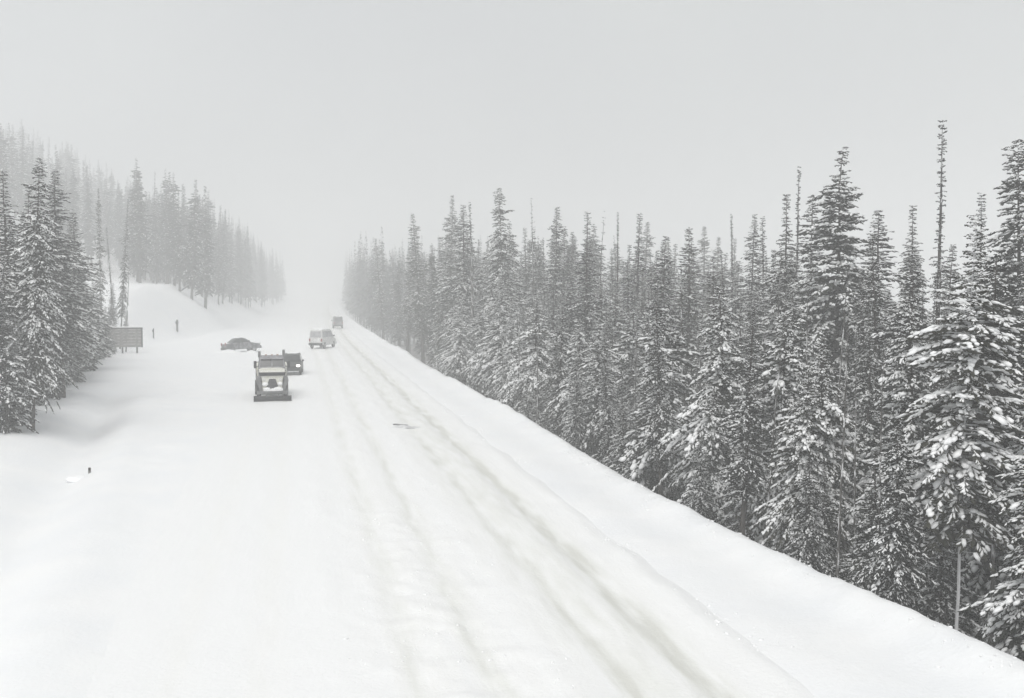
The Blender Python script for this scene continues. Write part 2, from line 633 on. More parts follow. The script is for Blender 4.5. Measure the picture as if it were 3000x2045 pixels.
def conifer(seed, H, base, Rmax, prof, droop, snow, mats, gap=.25, nb=8, twig=.29, taper=.8, r0=None, dead=12, wid=.050, lump=1.0):
    """returns (trunk mesh, crown mesh, snow mesh): boughs as many folded twig blades, snow lying in pads on top of them"""
    rng = np.random.default_rng(seed)
    tm, nm, sm = mats
    r0 = r0 or (.045 + .0085 * H)
    TV, TF, centre = trunk_soup(rng, H, r0)
    ts = Soup(); ts.add(TV[None], TF)
    cs, ss = Soup(), Soup()
    zz = base
    B0, BD, BL, BZ = [], [], [], []
    while zz < H - .12:
        t = (zz - base) / (H - base)
        n = max(3, int(round(nb * rng.uniform(.75, 1.25) * (1 - .35 * t))))
        a0 = rng.uniform(0, 6.28)
        lob = 1 + .22 * np.sin(zz * 1.7 + seed) + .12 * np.sin(zz * 4.1 + seed * 2)
        for i in range(n):
            if rng.uniform() < .09: continue
            L = Rmax * prof(t) * rng.uniform(.55, 1.15) * lob
            if rng.uniform() < .05: L *= 1.3
            B0.append(zz + rng.uniform(-.5, .5) * gap); BD.append(a0 + i * 6.283 / n + rng.normal(0, .25)); BL.append(max(.20 if Rmax > 1.1 else .10, L)); BZ.append(t)
        zz += gap * rng.uniform(.7, 1.3) * (1.0 - .55 * t)
    B0, BD, BL, BZ = map(np.array, (B0, BD, BL, BZ))
    nbr = len(B0)
    dirs = np.stack([np.cos(BD), np.sin(BD), np.zeros(nbr)], -1)
    side = np.stack([-np.sin(BD), np.cos(BD), np.zeros(nbr)], -1)
    dr = droop * rng.uniform(.65, 1.35, nbr) * (1 - .75 * BZ)
    lift = rng.uniform(-.05, .40, nbr) * (.4 + 1.1 * BZ)
    cxy = centre(B0)

    def pt(i, s):
        r = BL[i] * s
        z = B0[i] + lift[i] * r - dr[i] * r * s * (1 - .25 * s)
        p = dirs[i] * r[:, None]
        p[:, :2] += cxy[i]
        p[:, 2] = z
        return p

    # woody limbs, thin three-sided
    i = np.arange(nbr)
    p0, p1, p2 = pt(i, np.zeros(nbr)), pt(i, np.full(nbr, .5)), pt(i, np.full(nbr, .97))
    w = (.012 + .012 * BL)[:, None]
    upv = np.array([0, 0, 1.])[None]
    lv = np.stack([p0 + side * w, p0 - side * w, p0 - upv * w * 1.5, p1 + side * w * .6, p1 - side * w * .6, p1 - upv * w * .9, p2], 1)
    ts.add(lv, [(0, 1, 4), (0, 4, 3), (1, 2, 5), (1, 5, 4), (2, 0, 3), (2, 3, 5), (3, 4, 6), (4, 5, 6), (5, 3, 6)])
    # dead stubs below the crown
    if dead and base > .8:
        k = dead
        z = rng.uniform(.5, base + .8, k); a = rng.uniform(0, 6.28, k); L = rng.uniform(.3, 1.1, k)
        d = np.stack([np.cos(a), np.sin(a), rng.uniform(-.35, .1, k)], -1)
        q = np.zeros((k, 3)); q[:, :2] = centre(z); q[:, 2] = z
        sd = np.stack([-np.sin(a), np.cos(a), 0 * a], -1) * .016
        ts.add(np.stack([q + sd, q - sd, q - [0, 0, .03], q + d * L[:, None]], 1), [(0, 1, 3), (1, 2, 3), (2, 0, 3)])
    # twigs
    nt = np.maximum(6, (BL / .045).astype(int))
    bi = np.repeat(np.arange(nbr), nt)
    K = len(bi)
    s = rng.uniform(.10, 1.0, K) ** .8
    sg = rng.choice([-1., 1.], K)
    tl = twig * (1.15 - .6 * s) * rng.uniform(.6, 1.3, K) * np.clip(BL[bi] / .9, .30, 1.25)
    ang = rng.uniform(.35, 1.15, K) * sg * (1 - .55 * (s > .9))
    P = pt(bi, s)
    P2 = pt(bi, np.minimum(s + .05, 1.05))
    fw = norm(P2 - P)
    sd = side[bi]
    d = norm(fw * np.cos(ang)[:, None] + sd * np.sin(ang)[:, None] + np.array([0, 0, -1.]) * rng.uniform(.0, .45, K)[:, None])
    lat = norm(np.cross(d, np.array([0, 0, 1.])[None]))
    nrm = np.cross(lat, d)
    W = wid * rng.uniform(.7, 1.4, K) * np.clip(tl / .3, .5, 1.3)
    mid = P + d * (tl * .45)[:, None]
    tip = P + d * tl[:, None]
    drop = nrm * (W * .45)[:, None]
    blade = np.stack([P - d * .04, mid + lat * W[:, None] - drop, tip, mid - lat * W[:, None] - drop, mid - nrm * (W * 1.5)[:, None] + d * (tl * .1)[:, None]], 1)
    cs.add(blade, [(0, 1, 2), (0, 2, 3), (0, 4, 2)])   # two vanes and a keel
    # snow pads on the twigs
    patch = vnoise(B0[bi] * .9 + seed, BD[bi] * 1.6 + s * 1.2, seed) * (.45 + .55 * np.clip(BZ[bi] / .3, 0, 1))
    sel = np.nonzero(rng.uniform(0, 1, K) < .85 * snow * np.clip(patch * 2.0 - .15, 0, 1.4) * (.55 + .75 * s))[0]
    if len(sel):
        th = rng.uniform(.02, .055, len(sel))[:, None] * np.clip(tl[sel] / .3, .5, 1.3)[:, None]
        Ps, ds, ls, ns = P[sel], d[sel], lat[sel], nrm[sel]
        ww = (W[sel] * rng.uniform(.6, 1.15, len(sel)))[:, None]
        tt = tl[sel][:, None]
        a = Ps + ns * .01
        b_ = Ps + ds * tt * .45 + ls * ww - ns * ww * .35
        c = Ps + ds * tt * .80 - ns * .005
        e = Ps + ds * tt * .45 - ls * ww - ns * ww * .35
        up = norm(ns * .4 + np.array([0, 0, 1.]))
        g1 = Ps + ds * tt * .18 + up * th
        g2 = Ps + ds * tt * .62 + up * th
        ss.add(np.stack([a, b_, c, e, g1, g2], 1), [(0, 1, 4), (1, 5, 4), (1, 2, 5), (2, 3, 5), (3, 4, 5), (3, 0, 4), (0, 3, 1), (1, 3, 2)])
    # bigger lumps along the boughs
    nl = np.maximum(1, (BL * 9.0).astype(int))
    li = np.repeat(np.arange(nbr), nl)
    keep = rng.uniform(0, 1, len(li)) < snow * .62 * (.4 + .6 * np.clip(BZ[li] / .3, 0, 1))
    li = li[keep]
    if len(li):
        sl = rng.uniform(.15, 1.0, len(li)) ** .8
        C = pt(li, sl) + side[li] * (rng.normal(0, .10, len(li)) * np.clip(BL[li], 0, 1.3))[:, None]
        C[:, 2] += .03
        sz = lump * rng.uniform(.025, .075, len(li)) * rng.uniform(.6, 1.15, len(li)) * np.clip(BL[li] / 1.2, .45, 1.15)
        fwd = norm(pt(li, np.minimum(sl + .1, 1.1)) - pt(li, sl))
        lt = side[li]
        up = np.cross(fwd, lt)
        jig = 1 + rng.normal(0, .16, (len(li), len(ICO_V), 1))
        lv = ICO_V[None] * jig
        lv = (fwd[:, None] * (lv[..., 0:1] * (sz * rng.uniform(1.2, 2.2, len(li)))[:, None, None])
              + lt[:, None] * (lv[..., 1:2] * (sz * rng.uniform(.7, 1.2, len(li)))[:, None, None])
              + up[:, None] * (lv[..., 2:3] * (sz * rng.uniform(.45, .7, len(li)))[:, None, None])) + C[:, None]
        ss.add(lv, ICO_F)
    return (ts.mesh('trunk', tm), cs.mesh('crown', nm), ss.mesh('snow_load', sm, True))


def cone(p):
    return lambda t: (1 - t) ** p * min(1, .55 + 3.0 * t) + .02


def column(t):
    return (1 - t ** 2.2) ** .9 * (.65 + .35 * math.sin(3.1 * min(1, t * 1.2 + .1))) + .03


def ragged(t):
    return (.62 + .38 * math.sin(t * 17.0) * math.sin(t * 41.0)) * (1 - t) ** 1.25 + .02


mS = (M['bark'], M['needle'], M['load'])
mP = (M['bark'], M['needle_pine'], M['load'])
mD = (M['bark'], M['needle_dark'], M['load'])
mG = (M['bark_grey'], M['needle_dark'], M['load'])
mW = (M['bark_snow'], M['needle_pine'], M['load'])

LIB = {
    'spruce': [(14.0, conifer(1, 14, 2.0, 2.6, column, .85, .75, mS, lump=1.15, dead=20)),
               (15.0, conifer(2, 15, 2.4, 2.4, cone(.62), .95, .70, mS, dead=20)),
               (13.0, conifer(3, 13, 1.8, 2.6, cone(.75), .75, .80, mP, lump=1.2, dead=20)),
               (16.0, conifer(4, 16, 2.8, 2.4, column, .8, .75, mS, dead=20))],
    'fir': [(15.0, conifer(11, 15, 2.8, 1.45, cone(.55), .8, .50, mD, dead=24)),
            (16.0, conifer(12, 16, 3.6, 1.30, column, .7, .42, mD, nb=7, dead=24)),
            (15.0, conifer(13, 15, 2.4, 1.6, column, .9, .60, mS, dead=24)),
            (17.0, conifer(14, 17, 4.0, 1.35, cone(.5), .6, .40, mP, nb=7, dead=30))],
    'spire': [(16.0, conifer(21, 16, 3.0, 1.5, ragged, .5, .45, mG, nb=5, twig=.24, gap=.25)),
              (15.0, conifer(22, 15, 4.0, .9, ragged, .4, .30, mG, nb=4, twig=.22, gap=.26)),
              (17.0, conifer(23, 17, 3.0, 1.05, ragged, .7, .42, mD, nb=5, twig=.26, gap=.26))],
    'snag': [(12.0, conifer(31, 12, 3.0, .45, ragged, .25, .22, mG, nb=2, twig=.10, gap=.5, wid=.03, dead=26, r0=.085)),
             (13.0, conifer(32, 13, 4.0, .55, ragged, .35, .25, mG, nb=2, twig=.10, gap=.55, wid=.03, dead=30, r0=.08))],
    'sapling': [(4.0, conifer(41, 4, .25, 1.15, cone(.9), .6, .7, mP, gap=.22, dead=0)),
                (5.0, conifer(42, 5, .3, 1.2, cone(.8), .8, .55, mS, gap=.24, dead=0)),
                (3.2, conifer(43, 3.2, .2, 1.05, cone(.8), .5, .7, mS, gap=.20, dead=0))],
    'laden': [(9.0, conifer(51, 9, 1.6, 1.9, column, 1.0, 1.0, mS, lump=1.3, gap=.24, dead=24)),
              (10.0, conifer(52, 10, 2.0, 2.1, column, .95, 0.92, mP, lump=1.3, gap=.24, dead=24)),
              (8.5, conifer(53, 8.5, 1.4, 1.8, cone(.6), 1.05, 0.95, mS, lump=1.3, gap=.24, dead=24))],
    'skirted': [(9.0, conifer(71, 9, .25, 1.9, cone(.65), .8, .5, mD, gap=.24, dead=0)),
                (10.0, conifer(72, 10, .3, 1.8, column, .7, .45, mS, gap=.24, dead=0))],
    'misty': [(20.0, conifer(81, 20, 2.5, 2.3, column, .8, .14, mD, nb=5, gap=.42, twig=.42, wid=.09, dead=0)),
              (22.0, conifer(82, 22, 3.5, 1.9, cone(.6), .7, .10, mD, nb=5, gap=.42, twig=.42, wid=.09, dead=0)),
              (21.0, conifer(83, 21, 3.0, 1.5, column, .7, .12, mD, nb=5, gap=.42, twig=.40, wid=.09, dead=0))],
    'pale_trunk': [(12.5, conifer(61, 12.5, 4.0, 1.75, column, .75, 1.05, mW, lump=1.3, r0=.05, dead=6))],
}
NAMES = {'spruce': 'spruce_tree', 'fir': 'fir_tree', 'spire': 'spire_tree', 'snag': 'dead_tree', 'sapling': 'young_fir', 'laden': 'snowy_fir', 'skirted': 'dense_fir', 'misty': 'misty_conifer', 'pale_trunk': 'pale_trunk_tree'}
trng = random.Random(7)


def tree(kind, x, y, H, label, group=None, var=None, z=None, wide=1.0, lean=0.0):
    lib = LIB[kind]
    v = trng.randrange(len(lib)) if var is None else var
    H0, (tme, cme, sme) = lib[v]
    s = H / H0
    z = gz(x, y) if z is None else z
    o = empty(NAMES[kind], (x, y, z), trng.uniform(0, 6.28), (s * wide * trng.uniform(.82, 1.18), s * wide * trng.uniform(.82, 1.18), s))
    o.rotation_euler = (trng.gauss(0, .028) + lean, trng.gauss(0, .028), o.rotation_euler[2])
    for nm, me in (('trunk', tme), ('crown', cme), ('snow_load', sme)):
        if me is not None:
            c = link(bpy.data.objects.new(nm, me), o)
            if nm == 'snow_load': c['kind'] = 'stuff'
    tag(o, label, 'dead tree' if kind == 'snag' else 'tree', group)
    return o


def by_top(kind, x, y, ztop, label, **k):
    z = gz(x, y)
    return tree(kind, x, y, ztop - z, label, z=z, **k)


# --- single trees the photograph lets one pick out, right of the road
by_top('spruce', 27.1, 52, 15.2, 'broad snow-dusted spruce with the tallest full crown right of the road', var=0, wide=1.05)
by_top('spire', 29.6, 62, 15.4, 'thin grey spire just beside the tallest full-crowned spruce, taller of the two there', var=1)
by_top('fir', 27.8, 60, 13.5, 'short dark pole-like spire left of the tallest full-crowned spruce', var=2)
by_top('fir', 28.9, 58, 13.2, 'narrow dark fir touching the left flank of the tallest spruce', var=0)
by_top('spire', 30.2, 48, 16.0, 'needle-thin ragged spire standing highest above the right forest', var=0)
by_top('pale_trunk', 17.1, 26, 9.8, 'snow-laden tree on a thin pale snow-plastered trunk at the right verge', var=0)
by_top('fir', 33.9, 50, 12.7, 'slim dark fir next to the clipped tall tree at the right picture edge', var=1)
by_top('spruce', 30.6, 42, 14.3, 'tall snowy spruce cut off by the right picture edge', var=1)
by_top('fir', 39.1, 65, 13.4, 'hazy narrow fir in the gap right of the tallest spruce', var=2)
by_top('fir', 31.0, 55, 12.2, 'snow-flecked fir leaning on the right flank of the tallest spruce', var=0, wide=1.2)
by_top('fir', 31.3, 70, 12.8, 'small sharp dark-topped fir left of the pole-like spire', var=1)
by_top('fir', 36.4, 85, 14.1, 'faint blunt spire, right one of a hazy pair on the skyline', var=0)
by_top('spire', 35.1, 85, 14.1, 'faint blunt spire, left one of a hazy pair on the skyline', var=2)
by_top('fir', 27.7, 75, 12.3, 'slim fir with pointed dark top midway along the right skyline', var=3)
by_top('fir', 23.4, 70, 11.4, 'short dark cone-shaped fir standing alone in a skyline dip', var=0)
by_top('fir', 28.3, 90, 14.4, 'bare thin spire, rightmost of the row of spires mid-forest', var=1)
by_top('spire', 26.7, 90, 14.4, 'bare thin spire, second from right in the mid-forest row', var=2)
by_top('snag', 26.3, 95, 14.6, 'leafless pole-thin dead tree between the mid-forest spires', var=0)
by_top('fir', 21.2, 80, 13.7, 'dark narrow fir with blunt top, leftmost of the mid-forest spires', var=1)
by_top('fir', 26.1, 110, 16.4, 'lone hazy spire with snow-edged shoulders above the mid forest', var=0)
by_top('snag', 23.1, 105, 16.9, 'tallest bare pole tree right of the dark broad fir', var=1)
by_top('spruce', 20.8, 110, 18.2, 'dark broad-topped fir rising highest in the middle distance right of road', var=1, wide=.85)
by_top('spire', 18.4, 115, 17.2, 'pale spire nearest left of the dark broad-topped fir', var=1)
by_top('fir', 17.8, 118, 17.0, 'pale spire farther left of the dark broad-topped fir', var=0)
by_top('spruce', 20.8, 150, 20.8, 'misty broad spruce first to loom out of the haze on the right', var=3, wide=.9)
by_top('laden', 16.9, 42, 8.0, 'heavily laden fir with bright snow clumps near middle of right verge', var=0)
by_top('laden', 17.6, 38, 7.0, 'heavily laden fir one place nearer than the brightest clumped fir', var=2)
by_top('laden', 16.2, 75, 7.6, 'rounded snowy fir at the verge below the mid-forest spires', var=1)
by_top('laden', 15.8, 86, 8.2, 'rounded snowy fir at the verge below the dark broad-topped fir', var=0)
by_top('laden', 17.4, 34, 6.2, 'snow-bowed fir between the brightest clumped fir and the pale trunk', var=1)
by_top('laden', 20.2, 33, 7.6, 'snow-bowed fir just behind the pale trunk on its left', var=0)
by_top('laden', 20.6, 26, 6.6, 'drooping snowy fir crowding the lower right corner of the forest', var=2)

# --- the dense rest of the forest on the right
rg = random.Random(21)
placed = [(-13.7, 61), (-15.6, 64), (-15.4, 77), (-14.9, 61.5), (-14.6, 59.5)]


def free(x, y, d):
    for a, b in placed:
        if (a - x) ** 2 + (b - y) ** 2 < d * d: return False
    placed.append((x, y))
    return True


placed += [(17.1, 26), (16.4, 25.0), (15.6, 23.8), (16.2, 26.4), (16.5, 24.2), (15.8, 25.2), (15.0, 22.8), (16.9, 25.2)]       # a clear spot in front of the pale trunk


def in_view(x, y, m=2.5):
    ang = math.atan2(x, y)
    return R(-16.5) - m / max(y, 5) < ang < R(36.5) + m / max(y, 5)


def nth(k):
    return '%d%s' % (k, 'th' if 10 < k % 100 < 14 else {1: 'st', 2: 'nd', 3: 'rd'}.get(k % 10, 'th'))


def fill(n, x0, x1, y0, y1, kinds, h0, h1, gap, label, group, rel=None, pw=1.0, ok=None, count=None):
    """labels maps a kind (or None for the rest) to its wording; count names the end one counts from"""
    k = t = 0
    done = {}
    while k < n and t < n * 60:
        t += 1
        y = y0 + (y1 - y0) * rg.random() ** pw
        x = rg.uniform(x0, x1) + float(curve_x(y))
        if not in_view(x, y) or (ok and not ok(x, y)) or not free(x, y, gap * rg.uniform(.7, 1.2)): continue
        kd = rg.choices([a for a, _ in kinds], [b for _, b in kinds])[0]
        h = rg.uniform(h0, h1)
        if rel: h *= rel(y)
        if kd == 'sapling': h = rg.uniform(1.8, 4.2)
        lab = label.get(kd, label.get(None))
        o = tree(kd, x, y, h, lab, {'snag': 'dead trunks in the ' + group, 'sapling': 'young firs in the ' + group}.get(kd, group))
        done.setdefault(lab, []).append((y, o))
        k += 1
    if count:
        for lab, L in done.items():
            for i, (y, o) in enumerate(sorted(L, key=lambda a: a[0])):
                o['label'] = lab + ', ' + nth(i + 1) + ' from ' + count


far_rel = lambda y: 1 + .45 * float(sstep(85, 150, y))
fill(36, 15.0, 18.4, 17, 130, [('laden', 5), ('fir', 4), ('spruce', 1)], 6.0, 9.5, 1.9,
     {'laden': 'snow-laden small fir at the edge of the right forest', 'fir': 'slim dark fir at the edge of the right forest', None: 'bushy spruce at the edge of the right forest'},
     'front row of the right forest', pw=1.5, count='the near end', ok=lambda x, y: x > float(edge_u(y)) + 2.2)
fill(44, 15.0, 19.5, 17, 120, [('snag', 6), ('sapling', 1)], 6, 10, .9,
     {'snag': 'bare dead trunk at the edge of the right forest', 'sapling': 'low young fir at the edge of the right forest'}, 'front row of the right forest', pw=1.4, count='the near end', ok=lambda x, y: x > float(edge_u(y)) + 2.0)
fill(34, 14.6, 17.6, 16, 75, [('skirted', 4), ('sapling', 3)], 3.2, 6.0, .95,
     {'skirted': 'dense low fir filling the edge of the right forest', 'sapling': 'small young fir filling the edge of the right forest'}, 'low growth at the right forest edge', pw=1.5, count='the near end',
     ok=lambda x, y: x > float(edge_u(y)) + 1.6)
fill(70, 18.0, 24.5, 20, 135, [('laden', 2), ('spruce', 3), ('fir', 4), ('skirted', 4), ('snag', 3)], 9.5, 13.5, 2.0,
     {'snag': "bare dead trunk behind the right forest's front row", 'laden': "rounded snowy fir behind the right forest's front row",
      'fir': "slim dark fir behind the right forest's front row", 'skirted': "dense low-boughed fir behind the right forest's front row", None: "broad spruce behind the right forest's front row"},
     'second row of the right forest', far_rel, 1.3, count='the near end')
fill(62, 24.5, 36, 26, 140, [('spruce', 4), ('fir', 5), ('spire', 2), ('snag', 1)], 13, 15.6, 2.6,
     {'snag': 'bare dead trunk deep inside the right forest', 'spire': 'thin spire deep inside the right forest', 'fir': 'slim grey-green fir deep inside the right forest', None: 'broad grey-green spruce deep inside the right forest'},
     'deep right forest', far_rel, 1.2)
fill(30, 36, 56, 50, 150, [('spruce', 3), ('fir', 5), ('spire', 2)], 13, 15.5, 3.4,
     {'spire': 'hazy thin spire at the back of the right forest', 'fir': 'hazy slim fir at the back of the right forest', None: 'hazy broad spruce at the back of the right forest'}, 'back of the right forest', far_rel)
fill(60, 15.8, 36, 130, 250, [('misty', 6), ('fir', 3), ('spire', 1)], 17, 22, 3.0,
     {'spire': 'fading spire where the right forest runs into the mist', 'fir': 'fading slim fir where the right forest runs into the mist', None: 'fading full conifer where the right forest runs into the mist'}, 'misty right forest')

fill(44, 16.5, 31, 34, 130, [('snag', 5), ('spire', 2)], 10.5, 13.5, 1.0,
     {'snag': 'thin bare trunk showing between the crowns of the right forest', 'spire': 'thin ragged spire between the crowns of the right forest'},
     'bare trunks between the right forest crowns', far_rel)

# --- left of the road
by_top('fir', -16.7, 72, 14.4, 'dark conifer just behind the highest top of the near left clump', var=2, wide=1.2)
by_top('fir', -18.4, 84, 14.6, 'dark conifer midway back in the near left clump', var=0, wide=1.3)
by_top('skirted', -18.9, 96, 10.5, 'thick dark fir at the back right of the near left clump', var=1)
by_top('spruce', -13.7, 61, 14.6, 'dark tall conifer with highest sharp top of the near left clump', var=1, wide=.8)
by_top('fir', -15.6, 64, 14.3, 'pointed dark conifer at the left picture edge', var=2, wide=1.2)
by_top('fir', -15.4, 77, 15.7, 'dark conifer on the right flank of the near left clump', var=0, wide=1.25)
by_top('laden', -14.9, 61.5, 9.6, 'snow-clotted bushy conifer filling the middle of the near left clump', var=1)
by_top('fir', -24.3, 146, 20.6, 'slender misty conifer, left one of two rising behind the roadside board', var=3, wide=.55)
by_top('fir', -22.7, 150, 19.9, 'slender misty conifer, right one of two rising behind the roadside board', var=1, wide=.5)
by_top('spire', -22.4, 144, 15.7, 'thin black dead-looking spire just behind the roadside board', var=1)
by_top('snag', -21.0, 143.5, 12.0, 'short thin bare trunk nearest the snowy hill on the left', var=0)
by_top('skirted', -14.6, 59.5, 8.4, 'dense fir with boughs to the ground at the front of the near left clump', var=0)
by_top('skirted', -16.6, 64.5, 9.6, 'dense dark fir low at the left picture edge behind the front one', var=1)
left_ok = lambda x, y: x < min(-14.6 - (y - 60) * .085, -.178 * y)
LL = {'snag': 'bare trunk in the dark near left clump', 'laden': 'rounded snowy fir in the dark near left clump', 'fir': 'slim fir in the dark near left clump',
      'skirted': 'dense low-boughed fir in the near left clump', 'sapling': 'low young fir at the foot of the near left clump', None: 'broad spruce in the dark near left clump'}
fill(58, -28, -14.5, 61, 132, [('laden', 2), ('spruce', 2), ('fir', 5), ('skirted', 6), ('snag', 2)], 8.5, 13, 1.5, LL, 'near left clump', lambda y: 1 + .15 * float(sstep(80, 120, y)), 1.2, left_ok, 'the near end')
for i in range(15):
    y = 62 + i * 4.6 + rg.uniform(-1, 1)
    x = -14.5 - (y - 60) * .098 + rg.uniform(-.6, .3)
    h = rg.uniform(4.0, 7.5)
    tree('skirted', x, y, h, 'dense low fir in the skirt of the near left clump, ' + nth(i + 1) + ' from the near end', 'skirt of the near left clump')
for x, y, h, lab in ((-24.0, 136.5, 6.5, 'snowy fir hiding the far end of the roadside board'), (-22.9, 137.5, 4.2, 'low fir in front of the middle of the roadside board'),
                     (-21.7, 138.6, 2.2, 'bushy small fir under the roadside board'), (-23.3, 133.5, 5.2, 'fir nearest in front of the roadside board')):
    tree('skirted', x, y, h, lab, 'firs around the roadside board')
fill(18, -25, -14.5, 60, 130, [('sapling', 3), ('snag', 1)], 5, 8, 1.0, {'sapling': LL['sapling'], 'snag': 'slight bare trunk at the foot of the near left clump'}, 'near left clump', ok=left_ok, count='the near end')
fill(6, -30, -21.5, 143, 158, [('fir', 4), ('skirted', 3)], 5, 9, 1.6, {None: 'grey conifer close behind the roadside board'}, 'conifers behind the roadside board')
fill(64, -150, -62, 350, 480, [('misty', 1)], 22, 28, 3.0, {None: 'ghostly pale conifer high on the misty left slope'}, 'misty left slope')
fill(46, -78, -38, 255, 360, [('misty', 1)], 20, 25, 3.0, {None: 'dim grey conifer low on the misty left slope behind the near clump'}, 'lower misty left slope', ok=lambda x, y: x / y < -.137)
fill(84, -50, -17.5, 212, 345, [('misty', 7), ('spire', 1)], 19, 25, 2.4,
     {'spire': 'faint grey spire behind the white hill on the left', None: 'faint grey conifer behind the white hill on the left'}, 'wood behind the left hill', ok=lambda x, y: x / y > -.137)


# --- the far woods on both sides, one mass in the mist
def far_wood(name, spots, label):
    """low-detail conifers merged into one mass: fully tapered crowns of many small bough faces"""
    S = Soup()
    for (x, y, z, H, Rr, sd) in spots:
        rng = np.random.default_rng(sd)
        k = 260
        t = rng.uniform(0, 1, k) ** .8
        a = rng.uniform(0, 6.28, k)
        r = Rr * ((1 - t) ** .8 * rng.uniform(.3, 1.1, k) + .03)
        c = np.stack([x + np.cos(a) * r, y + np.sin(a) * r, z + H * (.12 + .88 * t)], -1)
        d = np.stack([np.cos(a), np.sin(a), -rng.uniform(.3, .9, k)], -1) * (Rr * .42 * (1.1 - t))[:, None]
        l = np.stack([-np.sin(a), np.cos(a), 0 * a], -1) * (Rr * .26 * (1.15 - t))[:, None]
        S.add(np.stack([c - d * .6, c + l, c + d, c - l], 1), [(0, 1, 2), (0, 2, 3)])
        w = .16
        q = np.array([[[x - w, y, z - .5], [x + w, y, z - .5], [x, y + w, z - .5], [x, y, z + H]]])
        S.add(q, [(0, 1, 3), (1, 2, 3), (2, 0, 3)])
    o = link(bpy.data.objects.new(name, S.mesh(name, M['needle_dark'])))
    return tag(o, label, kind='stuff')


def spots(n, f, seed):
    r = random.Random(seed)
    out = []
    for i in range(n):
        x, y = f(r)
        out.append((x, y, gz(x, y), r.uniform(19, 27), r.uniform(1.5, 2.4), seed * 1000 + i))
    return out


def f_right(r):
    y = r.uniform(245, 560)
    return 15.5 + float(curve_x(y)) + abs(r.gauss(0, 16)), y


def f_left(r):
    y = r.uniform(325, 620)
    return -15.5 + float(curve_x(y)) - abs(r.gauss(0, 18)), y


far_wood('distant_forest', spots(230, f_right, 5), 'far conifer wood dissolving in mist right of the road')
far_wood('distant_forest', spots(230, f_left, 6), 'far conifer wood dissolving in mist left of the road')


# ------------------------------------------------------------------ vehicles
def wheel(parent, x, y, r, w, name='wheel'):
    """tyre with a rim sub-part; axle along x"""
    s = 1 if x > 0 else -1
    bm = bmesh.new()
    seg = 22
    prof = [(r * .62, -w / 2), (r * .93, -w / 2), (r, -w * .32), (r, w * .32), (r * .93, w / 2), (r * .62, w / 2)]
    rings = []
    for i in range(seg):
        a = i / seg * 2 * math.pi
        rings.append([bm.verts.new((px, math.cos(a) * pr, math.sin(a) * pr)) for pr, px in prof])
    for i in range(seg):
        A, B = rings[i], rings[(i + 1) % seg]
        for j in range(len(prof)):
            k = (j + 1) % len(prof)
            bm.faces.new((A[j], A[k], B[k], B[j]))
    o = bm_obj(name, bm, M['tyre'], parent, True)
    o.location = (x, y, r)
    b2 = bmesh.new()
    cyl(b2, (-w * .35, 0, 0), (w * .35, 0, 0), r * .63, seg=18)
    cyl(b2, (s * w * .3, 0, 0), (s * w * .48, 0, 0), r * .22, r * .18, seg=10)
    bm_obj('rim', b2, M['rim'], o)
    return o


def side_extrude(bm, prof, w0, w1, zsplit=None, bev=.05):
    """prof: list of (y,z) clockwise; half width w0 at the bottom, w1 at the top"""
    zs = [p[1] for p in prof]
    z0, z1 = min(zs), max(zs)
    hw = lambda z: w0 + (w1 - w0) * ((z - z0) / (z1 - z0)) ** 1.5
    L = [bm.verts.new((-hw(z), y, z)) for y, z in prof]
    Rr = [bm.verts.new((hw(z), y, z)) for y, z in prof]
    bm.faces.new(L); bm.faces.new(Rr[::-1])
    n = len(prof)
    es = []
    for i in range(n):
        j = (i + 1) % n
        bm.faces.new((L[i], Rr[i], Rr[j], L[j]))
    bmesh.ops.recalc_face_normals(bm, faces=bm.faces)
    es = [e for e in bm.edges if abs(e.verts[0].co.x - e.verts[1].co.x) < .6 * w0]
    bmesh.ops.bevel(bm, geom=es, offset=bev, segments=2, profile=.6, affect='EDGES')
    return bm


def panel(parent, name, pts, mat, off=(0, 0, 0), th=.02, nrm=None):
    """thin plate through the points, thickened along its normal"""
    bm = bmesh.new()
    P = [Vector(p) + Vector(off) for p in pts]
    n = (P[1] - P[0]).cross(P[2] - P[0]).normalized()
    if nrm is not None and n.dot(Vector(nrm)) < 0: n = -n
    hull_loft(bm, [[p - n * th for p in P], [p + n * th for p in P]])
    return bm_obj(name, bm, mat, parent)


